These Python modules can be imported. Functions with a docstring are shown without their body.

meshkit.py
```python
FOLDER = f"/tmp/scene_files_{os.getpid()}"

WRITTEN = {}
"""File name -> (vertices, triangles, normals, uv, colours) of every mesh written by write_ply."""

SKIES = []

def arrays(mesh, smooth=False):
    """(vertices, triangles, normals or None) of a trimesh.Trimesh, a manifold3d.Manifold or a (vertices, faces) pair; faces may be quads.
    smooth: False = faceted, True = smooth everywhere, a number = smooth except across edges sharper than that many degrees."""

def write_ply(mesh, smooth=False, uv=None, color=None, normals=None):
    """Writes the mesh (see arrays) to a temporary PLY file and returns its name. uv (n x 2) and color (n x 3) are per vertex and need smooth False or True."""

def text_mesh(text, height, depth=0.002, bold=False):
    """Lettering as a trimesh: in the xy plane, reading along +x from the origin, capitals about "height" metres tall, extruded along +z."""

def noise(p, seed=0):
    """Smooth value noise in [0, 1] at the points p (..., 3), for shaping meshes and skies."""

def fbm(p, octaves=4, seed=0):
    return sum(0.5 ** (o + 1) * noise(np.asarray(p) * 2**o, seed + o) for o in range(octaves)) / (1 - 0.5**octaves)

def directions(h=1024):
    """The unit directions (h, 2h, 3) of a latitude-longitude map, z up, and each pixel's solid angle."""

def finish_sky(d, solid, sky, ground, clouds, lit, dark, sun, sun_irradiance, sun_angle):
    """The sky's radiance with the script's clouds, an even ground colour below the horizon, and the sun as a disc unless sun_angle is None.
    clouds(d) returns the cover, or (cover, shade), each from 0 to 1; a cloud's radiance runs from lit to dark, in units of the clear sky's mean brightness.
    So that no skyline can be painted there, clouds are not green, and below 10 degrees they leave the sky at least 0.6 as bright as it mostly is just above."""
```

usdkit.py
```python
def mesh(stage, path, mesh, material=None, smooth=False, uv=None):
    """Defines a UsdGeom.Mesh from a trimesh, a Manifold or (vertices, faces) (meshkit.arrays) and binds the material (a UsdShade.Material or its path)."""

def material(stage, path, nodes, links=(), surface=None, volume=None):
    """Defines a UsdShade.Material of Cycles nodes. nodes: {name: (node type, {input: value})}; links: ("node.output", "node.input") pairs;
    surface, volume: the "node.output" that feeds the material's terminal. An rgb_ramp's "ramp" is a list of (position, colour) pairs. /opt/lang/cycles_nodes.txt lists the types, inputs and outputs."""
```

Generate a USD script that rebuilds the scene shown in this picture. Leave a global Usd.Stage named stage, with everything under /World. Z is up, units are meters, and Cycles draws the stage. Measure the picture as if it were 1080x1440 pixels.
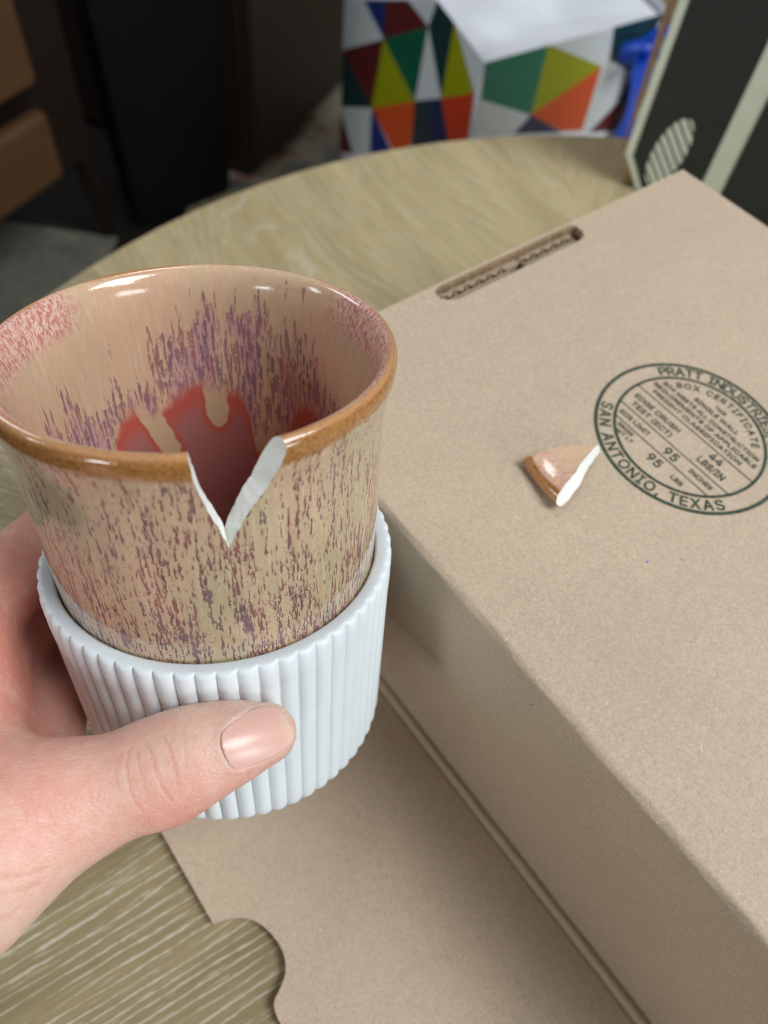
import math, random
import numpy as np, trimesh, manifold3d as m3, usdkit, meshkit
from shapely.geometry import Polygon, Point, box as sbox
from shapely import affinity
from pxr import Usd, UsdGeom, UsdLux, UsdShade, Gf, Sdf, Vt

random.seed(7); RNG = np.random.default_rng(7)
stage = Usd.Stage.CreateInMemory()
UsdGeom.SetStageUpAxis(stage, 'Z'); UsdGeom.SetStageMetersPerUnit(stage, 1.0)
UsdGeom.Xform.Define(stage, '/World'); UsdGeom.Scope.Define(stage, '/World/Looks')
T = Sdf.ValueTypeNames

# ------------------------------------------------------------------ camera
H = 0.29868                                     # lens height above the table top
M = np.array([[0.9897, 0.14317, 0.0], [0.11934, -0.82494, 0.55248], [0.0791, -0.54679, -0.83352]])
C = np.array([0, 0, H])
cam = UsdGeom.Camera.Define(stage, '/World/camera')
R_, U_, B_ = M[:, 0], -M[:, 1], -M[:, 2]
cam.AddTransformOp().Set(Gf.Matrix4d(*R_, 0, *U_, 0, *B_, 0, *C, 1))
cam.CreateHorizontalApertureAttr(5.7); cam.CreateVerticalApertureAttr(7.6); cam.CreateFocalLengthAttr(5.7)
cam.CreateClippingRangeAttr(Gf.Vec2f(0.01, 50)); cam.CreateFStopAttr(2.3); cam.CreateFocusDistanceAttr(0.18)
cam.CreateExposureAttr(0.0)

# ------------------------------------------------------------------ light: windows to the right and behind, added fill lights, dim room
def look_at(op, pos, tgt):
    z = np.array(pos, float) - np.array(tgt, float); z /= np.linalg.norm(z)
    x = np.cross([0, 0, 1.0], z) if abs(z[2]) < .99 else np.array([1.0, 0, 0]); x /= np.linalg.norm(x); y = np.cross(z, x)
    op.Set(Gf.Matrix4d(*x, 0, *y, 0, *z, 0, *map(float, pos), 1))
def rect_light(name, pos, tgt, w, h, power, col):
    l = UsdLux.RectLight.Define(stage, '/World/' + name)
    look_at(l.AddTransformOp(), pos, tgt)
    l.CreateWidthAttr(w); l.CreateHeightAttr(h); l.CreateIntensityAttr(power); l.CreateColorAttr(Gf.Vec3f(*col))
    return l
DAY = (0.93, 0.97, 1.0)
rect_light('skylight_window', (1.22, -0.12, 1.70), (0.0, 0.15, 0.08), 0.95, 0.95, 13.2, DAY)
rect_light('added_sleeve_fill', (1.75, -1.05, 0.72), (0.0, 0.1, 0.1), 0.7, 0.7, 9.5, DAY)  # fill light added low on the right to brighten the sleeve front
rect_light('window_pane_light', (-1.16, -1.60, 0.74), (0.0, 0.2, 0.16), 0.36, 0.24, 15.0, DAY)
rect_light('window_pane_light_001', (-1.16, -1.60, 0.46), (0.0, 0.2, 0.16), 0.36, 0.26, 15.0, DAY)
rect_light('window_pane_light_002', (-1.75, -0.32, 0.80), (0.0, 0.2, 0.16), 0.14, 0.30, 14.0, DAY)
rect_light('added_left_fill', (-1.7, 0.95, 1.05), (0.0, 0.15, 0.12), 0.5, 0.7, 8.0, DAY)  # unseen light added on the left to lift the broken rim face
rect_light('added_overhead_fill', (-0.25, 1.5, 2.2), (-0.1, 0.9, 0.0), 0.5, 0.5, 11.0, (1.0, 0.97, 0.92))  # overhead fill added to brighten the rug and the bag top
dome = UsdLux.DomeLight.Define(stage, '/World/room_light')

# ------------------------------------------------------------------ materials
class R(str): pass
class N:
    def __init__(s, n): s.n = n
    def __getattr__(s, k): return R(s.n + '.' + k)
class G:
    def __init__(s, name): s.name, s.nodes, s.links = name, {}, []
    def __call__(s, kind, **kw):
        n = f'{kind}_{len(s.nodes)}'; ins = {}
        for k, v in kw.items():
            if isinstance(v, R): s.links.append((str(v), f'{n}.{k}'))
            else: ins[k] = v
        s.nodes[n] = (kind, ins); return N(n)
    def math(s, t, a, b=None, c=None, clamp=False):
        kw = dict(math_type=t, value1=a)
        if b is not None: kw['value2'] = b
        if c is not None: kw['value3'] = c
        if clamp: kw['use_clamp'] = True
        return s('math', **kw).value
    def mix(s, f, a, b, t='mix'): return s('mix', mix_type=t, fac=f, color1=a, color2=b).color
    def smooth(s, v, a, b): return s('map_range', range_type='smoothstep', value=v, from_min=a, from_max=b, to_min=0.0, to_max=1.0, clamp=True).result
    def noise(s, vec, scale, detail=2.0, rough=.5, dist=0.0): return s('noise_texture', dimensions='3D', type='fBM', vector=vec, scale=scale, detail=detail, roughness=rough, distortion=dist)
    def scaled(s, vec, sc, loc=(0, 0, 0), rot=(0, 0, 0)): return s('mapping', mapping_type='point', vector=vec, scale=sc, location=loc, rotation=rot).vector
    def done(s, surf): return usdkit.material(stage, '/World/Looks/' + s.name, s.nodes, s.links, surface=str(surf))
def lin(r, g, b):
    return tuple(((c / 255) / 12.92 if c / 255 <= .04045 else ((c / 255 + .055) / 1.055) ** 2.4) for c in (r, g, b))

usdkit.material(stage, '/World/Looks/room_air', {'b': ('background_shader', {'color': (0.95, 0.95, 1.0), 'strength': 0.11})}, [], surface='b.background')
UsdShade.MaterialBindingAPI.Apply(dome.GetPrim()).Bind(UsdShade.Material.Get(stage, '/World/Looks/room_air'))

def plain(name, col, rough=.6, spec=.4, **kw):
    g = G(name); p = g('principled_bsdf', base_color=col, roughness=rough, specular_ior_level=spec, **kw); return g.done(p.BSDF)

def glaze(name, inside, rim=.1221, allround=False):
    g = G(name); p = g('texture_coordinate').object
    xyz = g('separate_xyz', vector=p); z = xyz.z
    warp = g.noise(p, 520, 2, .5).color
    q = g.scaled(g('mix_vector', fac=.0013, a=p, b=warp).result, (1, 1, .30))
    q2 = g.scaled(g('mix_vector', fac=.0035, a=p, b=warp).result, (1, 1, .2))
    fine = g.noise(q, 1500, 3, .6, .5).fac
    mid = g.noise(g.scaled(p, (1, 1, .22), (3.1, .4, .2)), 300, 2, .5, .3).fac
    clus = g.noise(q2, 150, 2, .5).fac
    streak = g.noise(g.scaled(p, (1, 1, .07), (1, 2, 3)), 900, 3, .6).fac
    tone = g.noise(g.scaled(p, (1, 1, .4)), 45, 2, .5).fac
    base = g.mix(g.smooth(tone, .38, .64), lin(176, 162, 130), lin(196, 168, 138))
    if inside: base = g.mix(g.smooth(tone, .35, .65), lin(206, 178, 146), lin(216, 176, 146))
    sa = .45 if not inside else .38
    base = g.mix(g.math('multiply', g.smooth(streak, .50, .78), sa), base, lin(228, 208, 178))
    base = g.mix(g.math('multiply', g.smooth(streak, .48, .26), sa * .7), base, lin(192, 140, 116))
    dots = g.noise(g.scaled(g('mix_vector', fac=.0012, a=p, b=warp).result, (1, 1, .55), (5, 5, 5)), 1700, 2, .55, .4).fac
    ln = g.noise(g.scaled(g('mix_vector', fac=.0016, a=p, b=warp).result, (1, 1, .34), (2, 6, 1)), 1200, 2, .55, .6).fac
    ridge = g.smooth(g.math('absolute', g.math('subtract', ln, .5)), .034, .014)
    def drips(cw, chh, half, length, dens, wig, seed, up=False):
        # long thin runs of glaze, one to a cell; cw x chh is the size of a cell in metres
        side = g.math('arctan2', xyz.y, xyz.x) if not inside else g.math('arctan2', xyz.y, g.math('multiply', xyz.x, -1.0))
        wn = g('separate_color', color=g.noise(g.scaled(p, (1, 1, .55), (seed, seed * .7, 1)), 1 / wig, 3, .62).color)
        su = g.math('add', g.math('multiply', side, .0405), g.math('multiply', g.math('subtract', wn.r, .5), wig * 1.5)); sv = g.math('add', z, g.math('multiply', g.math('subtract', wn.g, .5), wig * 2.0))
        u = g.math('multiply', su, 1 / cw); v = g.math('add', g.math('multiply', sv, 1 / chh), seed * 3.7)
        vo = g('voronoi_texture', dimensions='2D', feature='f1', vector=g('combine_xyz', x=u, y=v, z=0.0).vector, scale=1.0)
        ps_ = g('separate_xyz', vector=vo.position); cs = g('separate_color', color=vo.color)
        dx = g.math('absolute', g.math('multiply', g.math('subtract', u, ps_.x), cw)); dz = g.math('multiply', g.math('subtract', v, ps_.y), chh / length)
        if up: dz = g.math('multiply', dz, -1.0)
        taper = g.math('multiply', g.smooth(g.math('absolute', dz), 1.0, .55), g.math('subtract', .78, g.math('multiply', dz, .42)))
        wid = g.math('multiply', g.math('multiply', taper, half), g.math('add', .55, g.math('multiply', cs.g, .9)))
        on = g.math('less_than', cs.r, dens) if not isinstance(dens, float) else g.math('less_than', cs.r, dens)
        return g.math('multiply', g.smooth(g.math('subtract', wid, dx), -half * .25, half * .35), on)
    if not inside:
        low = g.smooth(z, .116, .066)
        patch = g.smooth(g.math('add', g.math('multiply', clus, .6), g.math('multiply', g.noise(g.scaled(p, (1, 1, .15), (4, 4, 1)), 190, 2, .5).fac, .4)), .38, .62)
        holes = g.smooth(fine, .34, .46)
        dA = g.math('multiply', drips(.0018, .0058, .00029, .0034, g.math('multiply', g.math('add', .25, patch), g.math('add', .42, g.math('multiply', low, .5))), .0011, 1.0), holes)
        dA2 = g.math('multiply', drips(.0014, .0046, .00024, .0026, g.math('multiply', g.math('add', .25, patch), g.math('add', .42, g.math('multiply', low, .45))), .0009, 5.0), holes)
        dB = drips(.0011, .0024, .00022, .0010, g.math('add', .18, g.math('multiply', patch, .45)), .0005, 2.0)
        dC = g.math('multiply', drips(.0042, .0100, .00085, .0048, g.math('multiply', g.smooth(z, .092, .072), .55), .0009, 3.0), g.smooth(fine, .40, .5))
        spot = g.math('maximum', g.math('maximum', dA, dA2), g.math('maximum', g.math('multiply', dB, .85), dC))
        d3 = g.math('multiply', g.smooth(dots, .62, .66), .6)
        spot = g.math('maximum', spot, d3)
        col = g.mix(g.math('multiply', patch, .22), base, lin(192, 150, 134))
        col = g.mix(g.math('multiply', spot, .84), col, g.mix(g.smooth(mid, .40, .60), lin(114, 52, 62), lin(84, 50, 72)))
        core = g.math('multiply', dC, g.smooth(fine, .50, .58))
        col = g.mix(g.math('multiply', core, .5), col, lin(140, 114, 132))
        # hairline crack running down from the break
        off = g.math('absolute', g.math('subtract', xyz.y, g.math('add', .0017, g.math('multiply', g.math('subtract', g.noise(g.scaled(p, (0, 0, 1)), 160, 3, .6).fac, .5), .0016))))
        cr = g.math('multiply', g.math('multiply', g.smooth(off, .00016, .00004), g.math('multiply', g.smooth(z, .066, .085), g.smooth(z, .1, .097))), g.math('greater_than', xyz.x, 0.0))
        col = g.mix(g.math('multiply', cr, .75), col, lin(90, 62, 52))
        nz = g.math('add', z, g.math('multiply', g.math('subtract', tone, .5), .0035))
        lipf = g.smooth(nz, .1163, .1185)
    else:
        ang = g.math('arctan2', xyz.y, g.math('multiply', xyz.x, -1.0))       # 0 at the wall farthest from the holder
        t_ = g('map_range', value=ang, from_min=-1.6, from_max=1.6, to_min=0.0, to_max=1.0, clamp=True).result
        def curve(pts): return g('separate_color', color=g('rgb_ramp', fac=t_, ramp=[((a_ + 1.6) / 3.2, (h_ * 5,) * 3) for a_, h_ in pts]).color).r
        fing = g.noise(g.scaled(p, (1, 1, .05), (7, 1, 2)), 300, 2, .55).fac
        top = g.math('multiply', curve([(-1.6, .098), (-1.13, .0985), (-.8, .094), (-.6, .092), (-.45, .093), (-.38, .097), (-.3, .102), (-.14, .1075), (.07, .112), (.3, .110), (.57, .110), (.8, .1105), (.9, .104), (1.0, .095), (1.2, .09), (1.6, .085)]), .2)
        top = g.math('add', top, g.math('multiply', g.math('subtract', fing, .5), .045))
        dens = curve([(-1.6, .06), (-1.25, .08), (-1.1, .17), (-.7, .18), (-.55, .12), (-.4, .16), (-.1, .2), (.34, .19), (.46, .06), (.62, .06), (.70, .15), (.8, .18), (.9, .15), (1.1, .05), (1.6, .04)])
        band = g.math('multiply', g.math('multiply', g.smooth(g.math('subtract', top, z), -.003, .007), g.smooth(z, .072, .086)), g.math('multiply', g.math('multiply', dens, 5.2), g.math('add', .25, g.math('multiply', g.smooth(g.math('add', g.math('multiply', clus, .5), g.math('multiply', fing, .5)), .40, .60), .75))))
        holes = g.smooth(fine, .33, .46)
        dA = g.math('multiply', drips(.0024, .0085, .00062, .0046, band, .0008, 1.0, True), holes)
        dA2 = g.math('multiply', drips(.0019, .0065, .00046, .0034, band, .0007, 4.0, True), holes)
        dB = g.math('multiply', drips(.0012, .0030, .00028, .0013, g.math('multiply', band, .8), .0005, 2.0, True), holes)
        few = drips(.0030, .0080, .00025, .0018, .16, .0006, 6.0, True)
        spot = g.math('maximum', g.math('maximum', dA, dA2), g.math('maximum', g.math('multiply', dB, .8), g.math('multiply', few, .5)))
        col = g.mix(g.math('multiply', g.math('multiply', band, g.smooth(clus, .35, .6)), .40), base, lin(200, 158, 152))
        col = g.mix(g.math('multiply', spot, .74), col, g.mix(g.smooth(mid, .4, .6), lin(146, 88, 98), lin(112, 76, 102)))
        col = g.mix(g.math('multiply', g.smooth(dots, .66, .7), .3), col, lin(170, 112, 104))
        edge = g.math('multiply', curve([(-1.6, .072), (-.78, .071), (-.73, .075), (-.68, .0805), (-.6, .0852), (-.5, .0868), (-.44, .0864), (-.40, .0840), (-.375, .0825), (-.34, .0826), (-.30, .0838), (-.22, .0858), (-.14, .0880), (-.06, .0898), (0, .0903), (.05, .0896), (.12, .0880), (.2, .0874), (.28, .0868), (.33, .0850), (.36, .081), (.375, .075), (.40, .069), (.5, .067), (.60, .069), (.66, .075), (.72, .082), (.8, .0865), (.9, .0878), (.98, .086), (1.06, .080), (1.14, .074), (1.6, .072)]), .2)
        depth = g.math('add', g.math('subtract', edge, z), g.math('multiply', g.math('subtract', g.noise(p, 260, 3, .55).fac, .5), .0045))
        def run_(a0, sa, z0, sz, tilt=0.0):          # a rounded run of cream glaze hanging into the pool
            dz = g.math('maximum', g.math('multiply', g.math('subtract', z0, z), 1 / sz), 0.0)
            da_ = g.math('multiply', g.math('add', g.math('subtract', ang, a0), g.math('add', g.math('multiply', g.math('subtract', z, z0), tilt), g.math('multiply', g.math('subtract', g.noise(p, 330, 2, .5).fac, .5), .05))), 1 / sa)
            return g.math('add', g.math('multiply', da_, da_), g.math('multiply', dz, dz))
        r1 = run_(.118, .086, .0815, .0052); r2 = run_(-.305, .082, .0745, .0062, 9.0)
        rr = g.math('minimum', r1, r2)
        gap = g.smooth(rr, 1.12, .88)
        inpool = g.math('multiply', g.smooth(depth, -.0022, .0026), g.math('subtract', 1.0, gap))
        redw = g.math('maximum', g.smooth(depth, .0105, .003), g.smooth(rr, 2.6, 1.25))
        pool = g.mix(redw, g.mix(tone, lin(178, 112, 105), lin(170, 112, 110)), lin(190, 92, 76))
        col = g.mix(g.math('multiply', g.smooth(depth, -.006, .001), .3), col, lin(206, 138, 116))
        col = g.mix(g.math('multiply', gap, g.smooth(depth, -.003, .003)), col, lin(204, 172, 138))
        col = g.mix(inpool, col, pool)
        # pink bloom below the lip on the left and right
        pk = g.math('multiply', g.math('multiply', g.smooth(z, .1115, .1165), g.smooth(g.math('absolute', g.math('add', ang, -.15)), .75, 1.05)), g.smooth(g.math('absolute', ang), 2.6, 2.1))
        if allround: pk = g.math('multiply', g.smooth(z, .1095, .1170), .45)
        pinkc = g.mix(g.smooth(fine, .42, .6), lin(226, 190, 176), lin(190, 110, 108))
        col = g.mix(g.math('multiply', pk, .85), col, pinkc)
        lipf = g.smooth(g.math('add', z, g.math('multiply', g.math('subtract', tone, .5), .003)), rim, rim + .0008)
    spk = g.noise(g.scaled(p, (1, 1, 1.6)), 900, 3, .65).fac
    amber = g.mix(g.smooth(spk, .35, .62), lin(138, 91, 45), lin(168, 119, 66))
    amber = g.mix(g.math('multiply', g.smooth(spk, .38, .28), .5), amber, lin(112, 66, 32))
    amber = g.mix(g.math('multiply', g.smooth(z, .1212, .1222), .55), amber, lin(206, 156, 116))
    col = g.mix(lipf, col, amber)
    h = g.math('add', g.math('multiply', fine, .5), g.math('multiply', streak, .3))
    b = g('bump', height=h, distance=.00010, strength=.5).normal
    r = g.math('add', .05, g.math('multiply', spk, .08))
    s = g('principled_bsdf', base_color=col, roughness=r, specular_ior_level=.55, normal=b, coat_weight=.25, coat_roughness=.04)
    return g.done(s.BSDF)

def kraft(name, col=(189, 170, 147), flute=None):
    g = G(name); p = g('texture_coordinate').object
    n1 = g.noise(p, 60, 3, .6).fac; n2 = g.noise(p, 1150, 3, .75).fac; n3 = g.noise(p, 380, 3, .65).fac
    c = np.array(lin(*col))
    base = g.mix(n1, tuple(c * .93), tuple(c * 1.06))
    base = g.mix(g.math('multiply', g.smooth(n2, .45, .7), .52), base, tuple(np.minimum(c * 1.32, 1)))
    base = g.mix(g.math('multiply', g.smooth(n2, .5, .28), .52), base, tuple(c * .66))
    base = g.mix(g.math('multiply', g.smooth(n3, .55, .75), .3), base, tuple(c * [1.18, 1.12, 1.02]))
    fl = g.noise(g.scaled(p, (1, .06, 1)), 210, 2, .5).fac; bl = g.noise(p, 14, 2, .5).fac
    base = g.mix(g.math('multiply', g.smooth(fl, .5, .75), .10), base, tuple(c * .78)); base = g.mix(g.math('multiply', g.smooth(bl, .5, .72), .14), base, tuple(c * .80))
    fv = g('voronoi_texture', dimensions='3D', feature='f1', vector=g.scaled(g('mix_vector', fac=.01, a=p, b=g.noise(p, 200, 1).color).result, (1, 1.8, 1)), scale=330)
    big = g.smooth(fv.distance, .17, .10)
    hue = g('separate_color', color=fv.color)
    lightf = g.math('multiply', big, g.math('greater_than', hue.r, .90)); darkf = g.math('multiply', big, g.math('less_than', hue.r, .05))
    base = g.mix(g.math('multiply', lightf, .7), base, lin(228, 212, 186)); base = g.mix(g.math('multiply', darkf, .55), base, lin(96, 76, 58))
    h = g.math('add', g.math('multiply', n2, .55), g.math('add', g.math('multiply', n3, .6), g.math('multiply', fl, .5)))
    b = g('bump', height=h, distance=.00022, strength=.5).normal
    s = g('principled_bsdf', base_color=base, roughness=.62, specular_ior_level=.38, normal=b, sheen_weight=.06)
    return g.done(s.BSDF)

def oak(name, b0=(128, 115, 84), b1=(152, 138, 104), freq=290.0, sweep=15.0, amt=.85, pamt=.55):
    g = G(name); p = g('texture_coordinate').object
    rnd = g('object_info').random
    off = g('combine_xyz', x=g.math('multiply', rnd, 3.0), y=g.math('multiply', rnd, 7.0), z=0.0).vector
    q = g('vector_math', math_type='add', vector1=p, vector2=off).vector
    sx = g('separate_xyz', vector=q)
    big = g.noise(g.scaled(q, (.30, 1, 1)), 7, 2, .5).fac
    wob = g.noise(g.scaled(q, (.16, 1, 1)), 90, 3, .6).fac
    ph = g.math('add', g.math('add', g.math('multiply', big, sweep), g.math('multiply', sx.y, freq)), g.math('multiply', wob, 1.5))
    saw = g.math('absolute', g.math('subtract', g.math('fraction', ph), .5))
    pore = g.noise(g.scaled(q, (.06, 1, 1)), 900, 3, .65, .2).fac
    rag = g.noise(g.scaled(q, (.3, 1, 1)), 700, 3, .65).fac
    seg = g.noise(g.scaled(q, (.2, 1, 1)), 90, 3, .6).fac
    ln = g.smooth(g.math('add', saw, g.math('multiply', g.math('subtract', rag, .5), .46)), .36, .47)
    lime = g.math('multiply', g.math('multiply', ln, g.smooth(seg, .30, .54)), amt)
    lime = g.math('maximum', lime, g.math('multiply', g.smooth(pore, .57, .66), pamt))
    tone = g.noise(g.scaled(q, (.12, 1, 1)), 40, 3, .55).fac
    base = g.mix(g.smooth(tone, .3, .7), lin(*b0), lin(*b1))
    base = g.mix(g.math('multiply', g.smooth(pore, .45, .32), .5), base, lin(128, 110, 72))
    col = g.mix(lime, base, lin(194, 189, 170))
    b = g('bump', height=g.math('subtract', 1.0, pore), distance=.0003, strength=.35).normal
    s = g('principled_bsdf', base_color=col, roughness=.38, specular_ior_level=.45, normal=b)
    return g.done(s.BSDF)

def skin(name):
    g = G(name); p = g('texture_coordinate').object
    t = g('attribute', attribute='tint').color
    n = g.noise(p, 900, 3, .6).fac; n2 = g.noise(p, 130, 3, .55).fac; n5 = g.noise(p, 420, 3, .6).fac
    col = g.mix(g.math('multiply', g.smooth(n2, .45, .7), .3), t, lin(222, 160, 142))
    col = g.mix(g.math('multiply', g.smooth(n2, .5, .3), .35), col, lin(234, 200, 178))
    col = g.mix(g.math('multiply', g.smooth(n5, .5, .72), .2), col, lin(216, 136, 118)); col = g.mix(g.math('multiply', g.smooth(n5, .48, .3), .2), col, lin(238, 212, 194))
    fv = g('voronoi_texture', dimensions='3D', feature='distance_to_edge', vector=g.scaled(g('mix_vector', fac=.0012, a=p, b=g.noise(p, 500, 2).color).result, (1.25, .62, .62)), scale=1000)
    h = g.math('add', g.math('multiply', g.smooth(fv.distance, 0.0, .25), .6), g.math('multiply', n, .6))
    b = g('bump', height=h, distance=.00022, strength=.55).normal
    r = g.math('add', .36, g.math('multiply', n, .2))
    s = g('principled_bsdf', base_color=col, roughness=r, specular_ior_level=.42, normal=b, subsurface_method='random_walk', subsurface_weight=.5, subsurface_scale=.0014, subsurface_radius=(.85, .36, .24))
    return g.done(s.BSDF)

def fracture(name):
    g = G(name); p = g('texture_coordinate').object
    n = g.noise(p, 1300, 4, .65).fac; n2 = g.noise(p, 260, 2, .5).fac
    col = g.mix(n2, lin(222, 223, 216), lin(234, 235, 229))
    b = g('bump', height=g.math('add', n, n2), distance=.0003, strength=.6).normal
    s = g('principled_bsdf', base_color=col, roughness=.75, specular_ior_level=.25, normal=b); return g.done(s.BSDF)

def rugmat(name):
    g = G(name); p = g('texture_coordinate').object
    n = g.noise(p, 26, 3, .6); n2 = g.noise(p, 8, 2, .5).fac; n3 = g.noise(g.scaled(p, (1, 1, 1), (4, 2, 0)), 17, 2, .5).fac
    col = g.mix(g.smooth(n2, .4, .6), lin(186, 176, 150), lin(168, 160, 140))
    col = g.mix(g.math('multiply', g.smooth(n.fac, .56, .62), .7), col, lin(160, 96, 80))
    col = g.mix(g.math('multiply', g.smooth(n3, .58, .64), .7), col, lin(112, 122, 124))
    col = g.mix(g.math('multiply', g.smooth(n3, .40, .34), .6), col, lin(146, 138, 84))
    b = g('bump', height=g.noise(p, 500, 3, .7).fac, distance=.003, strength=.8).normal
    s = g('principled_bsdf', base_color=col, roughness=.95, specular_ior_level=.1, normal=b); return g.done(s.BSDF)

def tinted(name, col, var=.25, scale=40, rough=.5, spec=.4, stretch=(1, 1, 1), bump=.0, bscale=400):
    g = G(name); p = g('texture_coordinate').object
    n = g.noise(g.scaled(p, stretch), scale, 3, .55).fac; c = np.array(col)
    base = g.mix(g.smooth(n, .3, .7), tuple(c * (1 - var)), tuple(np.minimum(c * (1 + var), 1)))
    kw = {}
    if bump: kw['normal'] = g('bump', height=g.noise(p, bscale, 3, .6).fac, distance=bump, strength=.6).normal
    s = g('principled_bsdf', base_color=base, roughness=rough, specular_ior_level=spec, **kw); return g.done(s.BSDF)

MT = dict(
    outer=glaze('outer_glaze', False), inner=glaze('inner_glaze', True), chipglaze=glaze('chip_glaze', True, .1202, True), fracture=fracture('bisque'),
    sleeve=tinted('white_silicone', lin(222, 230, 233), .02, 60, .42, .4, bump=.00006, bscale=1500), kraft=kraft('kraft_board'),
    kraft_dark=kraft('kraft_core', (146, 122, 94)), ink=tinted('stamp_ink', lin(66, 77, 66), .4, 700, .7, .2), oak=oak('limed_oak'), oak_pale=oak('limed_oak_pale', (160, 145, 107), (182, 166, 126), 150.0, 30.0, .45, .22),
    oak_edge=tinted('oak_edge', lin(150, 130, 92), .15, 60, .5), skin=skin('skin'),
    mat=tinted('grey_mat', lin(124, 122, 110), .15, 60, .95, .1, bump=.002, bscale=500), rug=rugmat('rug_pile'), floor=tinted('shade_dark_floor', lin(26, 22, 19), .2, 20, .6, stretch=(1, .1, 1)),
    tan=tinted('tan_wood', lin(90, 62, 38), .15, 14, .45, stretch=(.3, .3, 2)), darkwood=tinted('dark_wood', lin(30, 17, 12), .2, 30, .5, stretch=(1, 1, .2)),
    umber=tinted('umber_wood', lin(38, 27, 18), .2, 22, .55, stretch=(1, 1, .2)), black=tinted('black_cloth', lin(8, 8, 9), .15, 80, .8, .2, bump=.0008, bscale=900),
    charcoal=tinted('charcoal_print', lin(42, 48, 46), .08, 60, .5, .35, bump=.00008, bscale=900), cream=tinted('cream_print', lin(214, 222, 204), .04, 60, .55, .3),
    cartonside=kraft('carton_board', (156, 122, 88)))
NG = G('nail'); _p = NG('texture_coordinate').object
_t = NG('attribute', attribute='tint').color
_s = NG('principled_bsdf', base_color=_t, roughness=.32, specular_ior_level=.5, coat_weight=.2, coat_roughness=.2,
         normal=NG('bump', height=NG.noise(_p, 500, 2).fac, distance=.0001, strength=.3).normal)
MT['nail'] = NG.done(_s.BSDF)

# ------------------------------------------------------------------ helpers
used = {}
def path_for(name, parent):
    base = (str(parent.GetPath()) if parent else '/World') + '/' + name
    k = used.get(base, 0); used[base] = k + 1
    return base if k == 0 else f'{base}_{k:03d}'
def tag(o, label=None, cat=None, group=None, kind=None):
    p = o if isinstance(o, Usd.Prim) else o.GetPrim()
    for k, v in (('label', label), ('category', cat), ('group', group), ('kind', kind)):
        if v: p.SetCustomDataByKey(k, v)
    return p
def thing(name, label, cat, mat4=None, group=None):
    x = UsdGeom.Xform.Define(stage, path_for(name, None))
    if mat4 is not None: x.AddTransformOp().Set(Gf.Matrix4d(*np.asarray(mat4, float).T.ravel()))
    return tag(x, label, cat, group)
def obj(name, mesh, mat, parent=None, smooth=False, label=None, uvtint=None):
    m = usdkit.mesh(stage, path_for(name, parent), mesh, MT[mat] if isinstance(mat, str) else mat, smooth=smooth)
    if label: tag(m, label)
    if uvtint is not None:
        UsdGeom.PrimvarsAPI(m).CreatePrimvar('tint', T.Color3fArray, 'vertex').Set(Vt.Vec3fArray.FromNumpy(np.asarray(uvtint, np.float32)))
    return m.GetPrim()
def frame(x, y, z, o):
    m = np.eye(4); m[:3, 0], m[:3, 1], m[:3, 2], m[:3, 3] = x, y, z, o; return m
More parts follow.
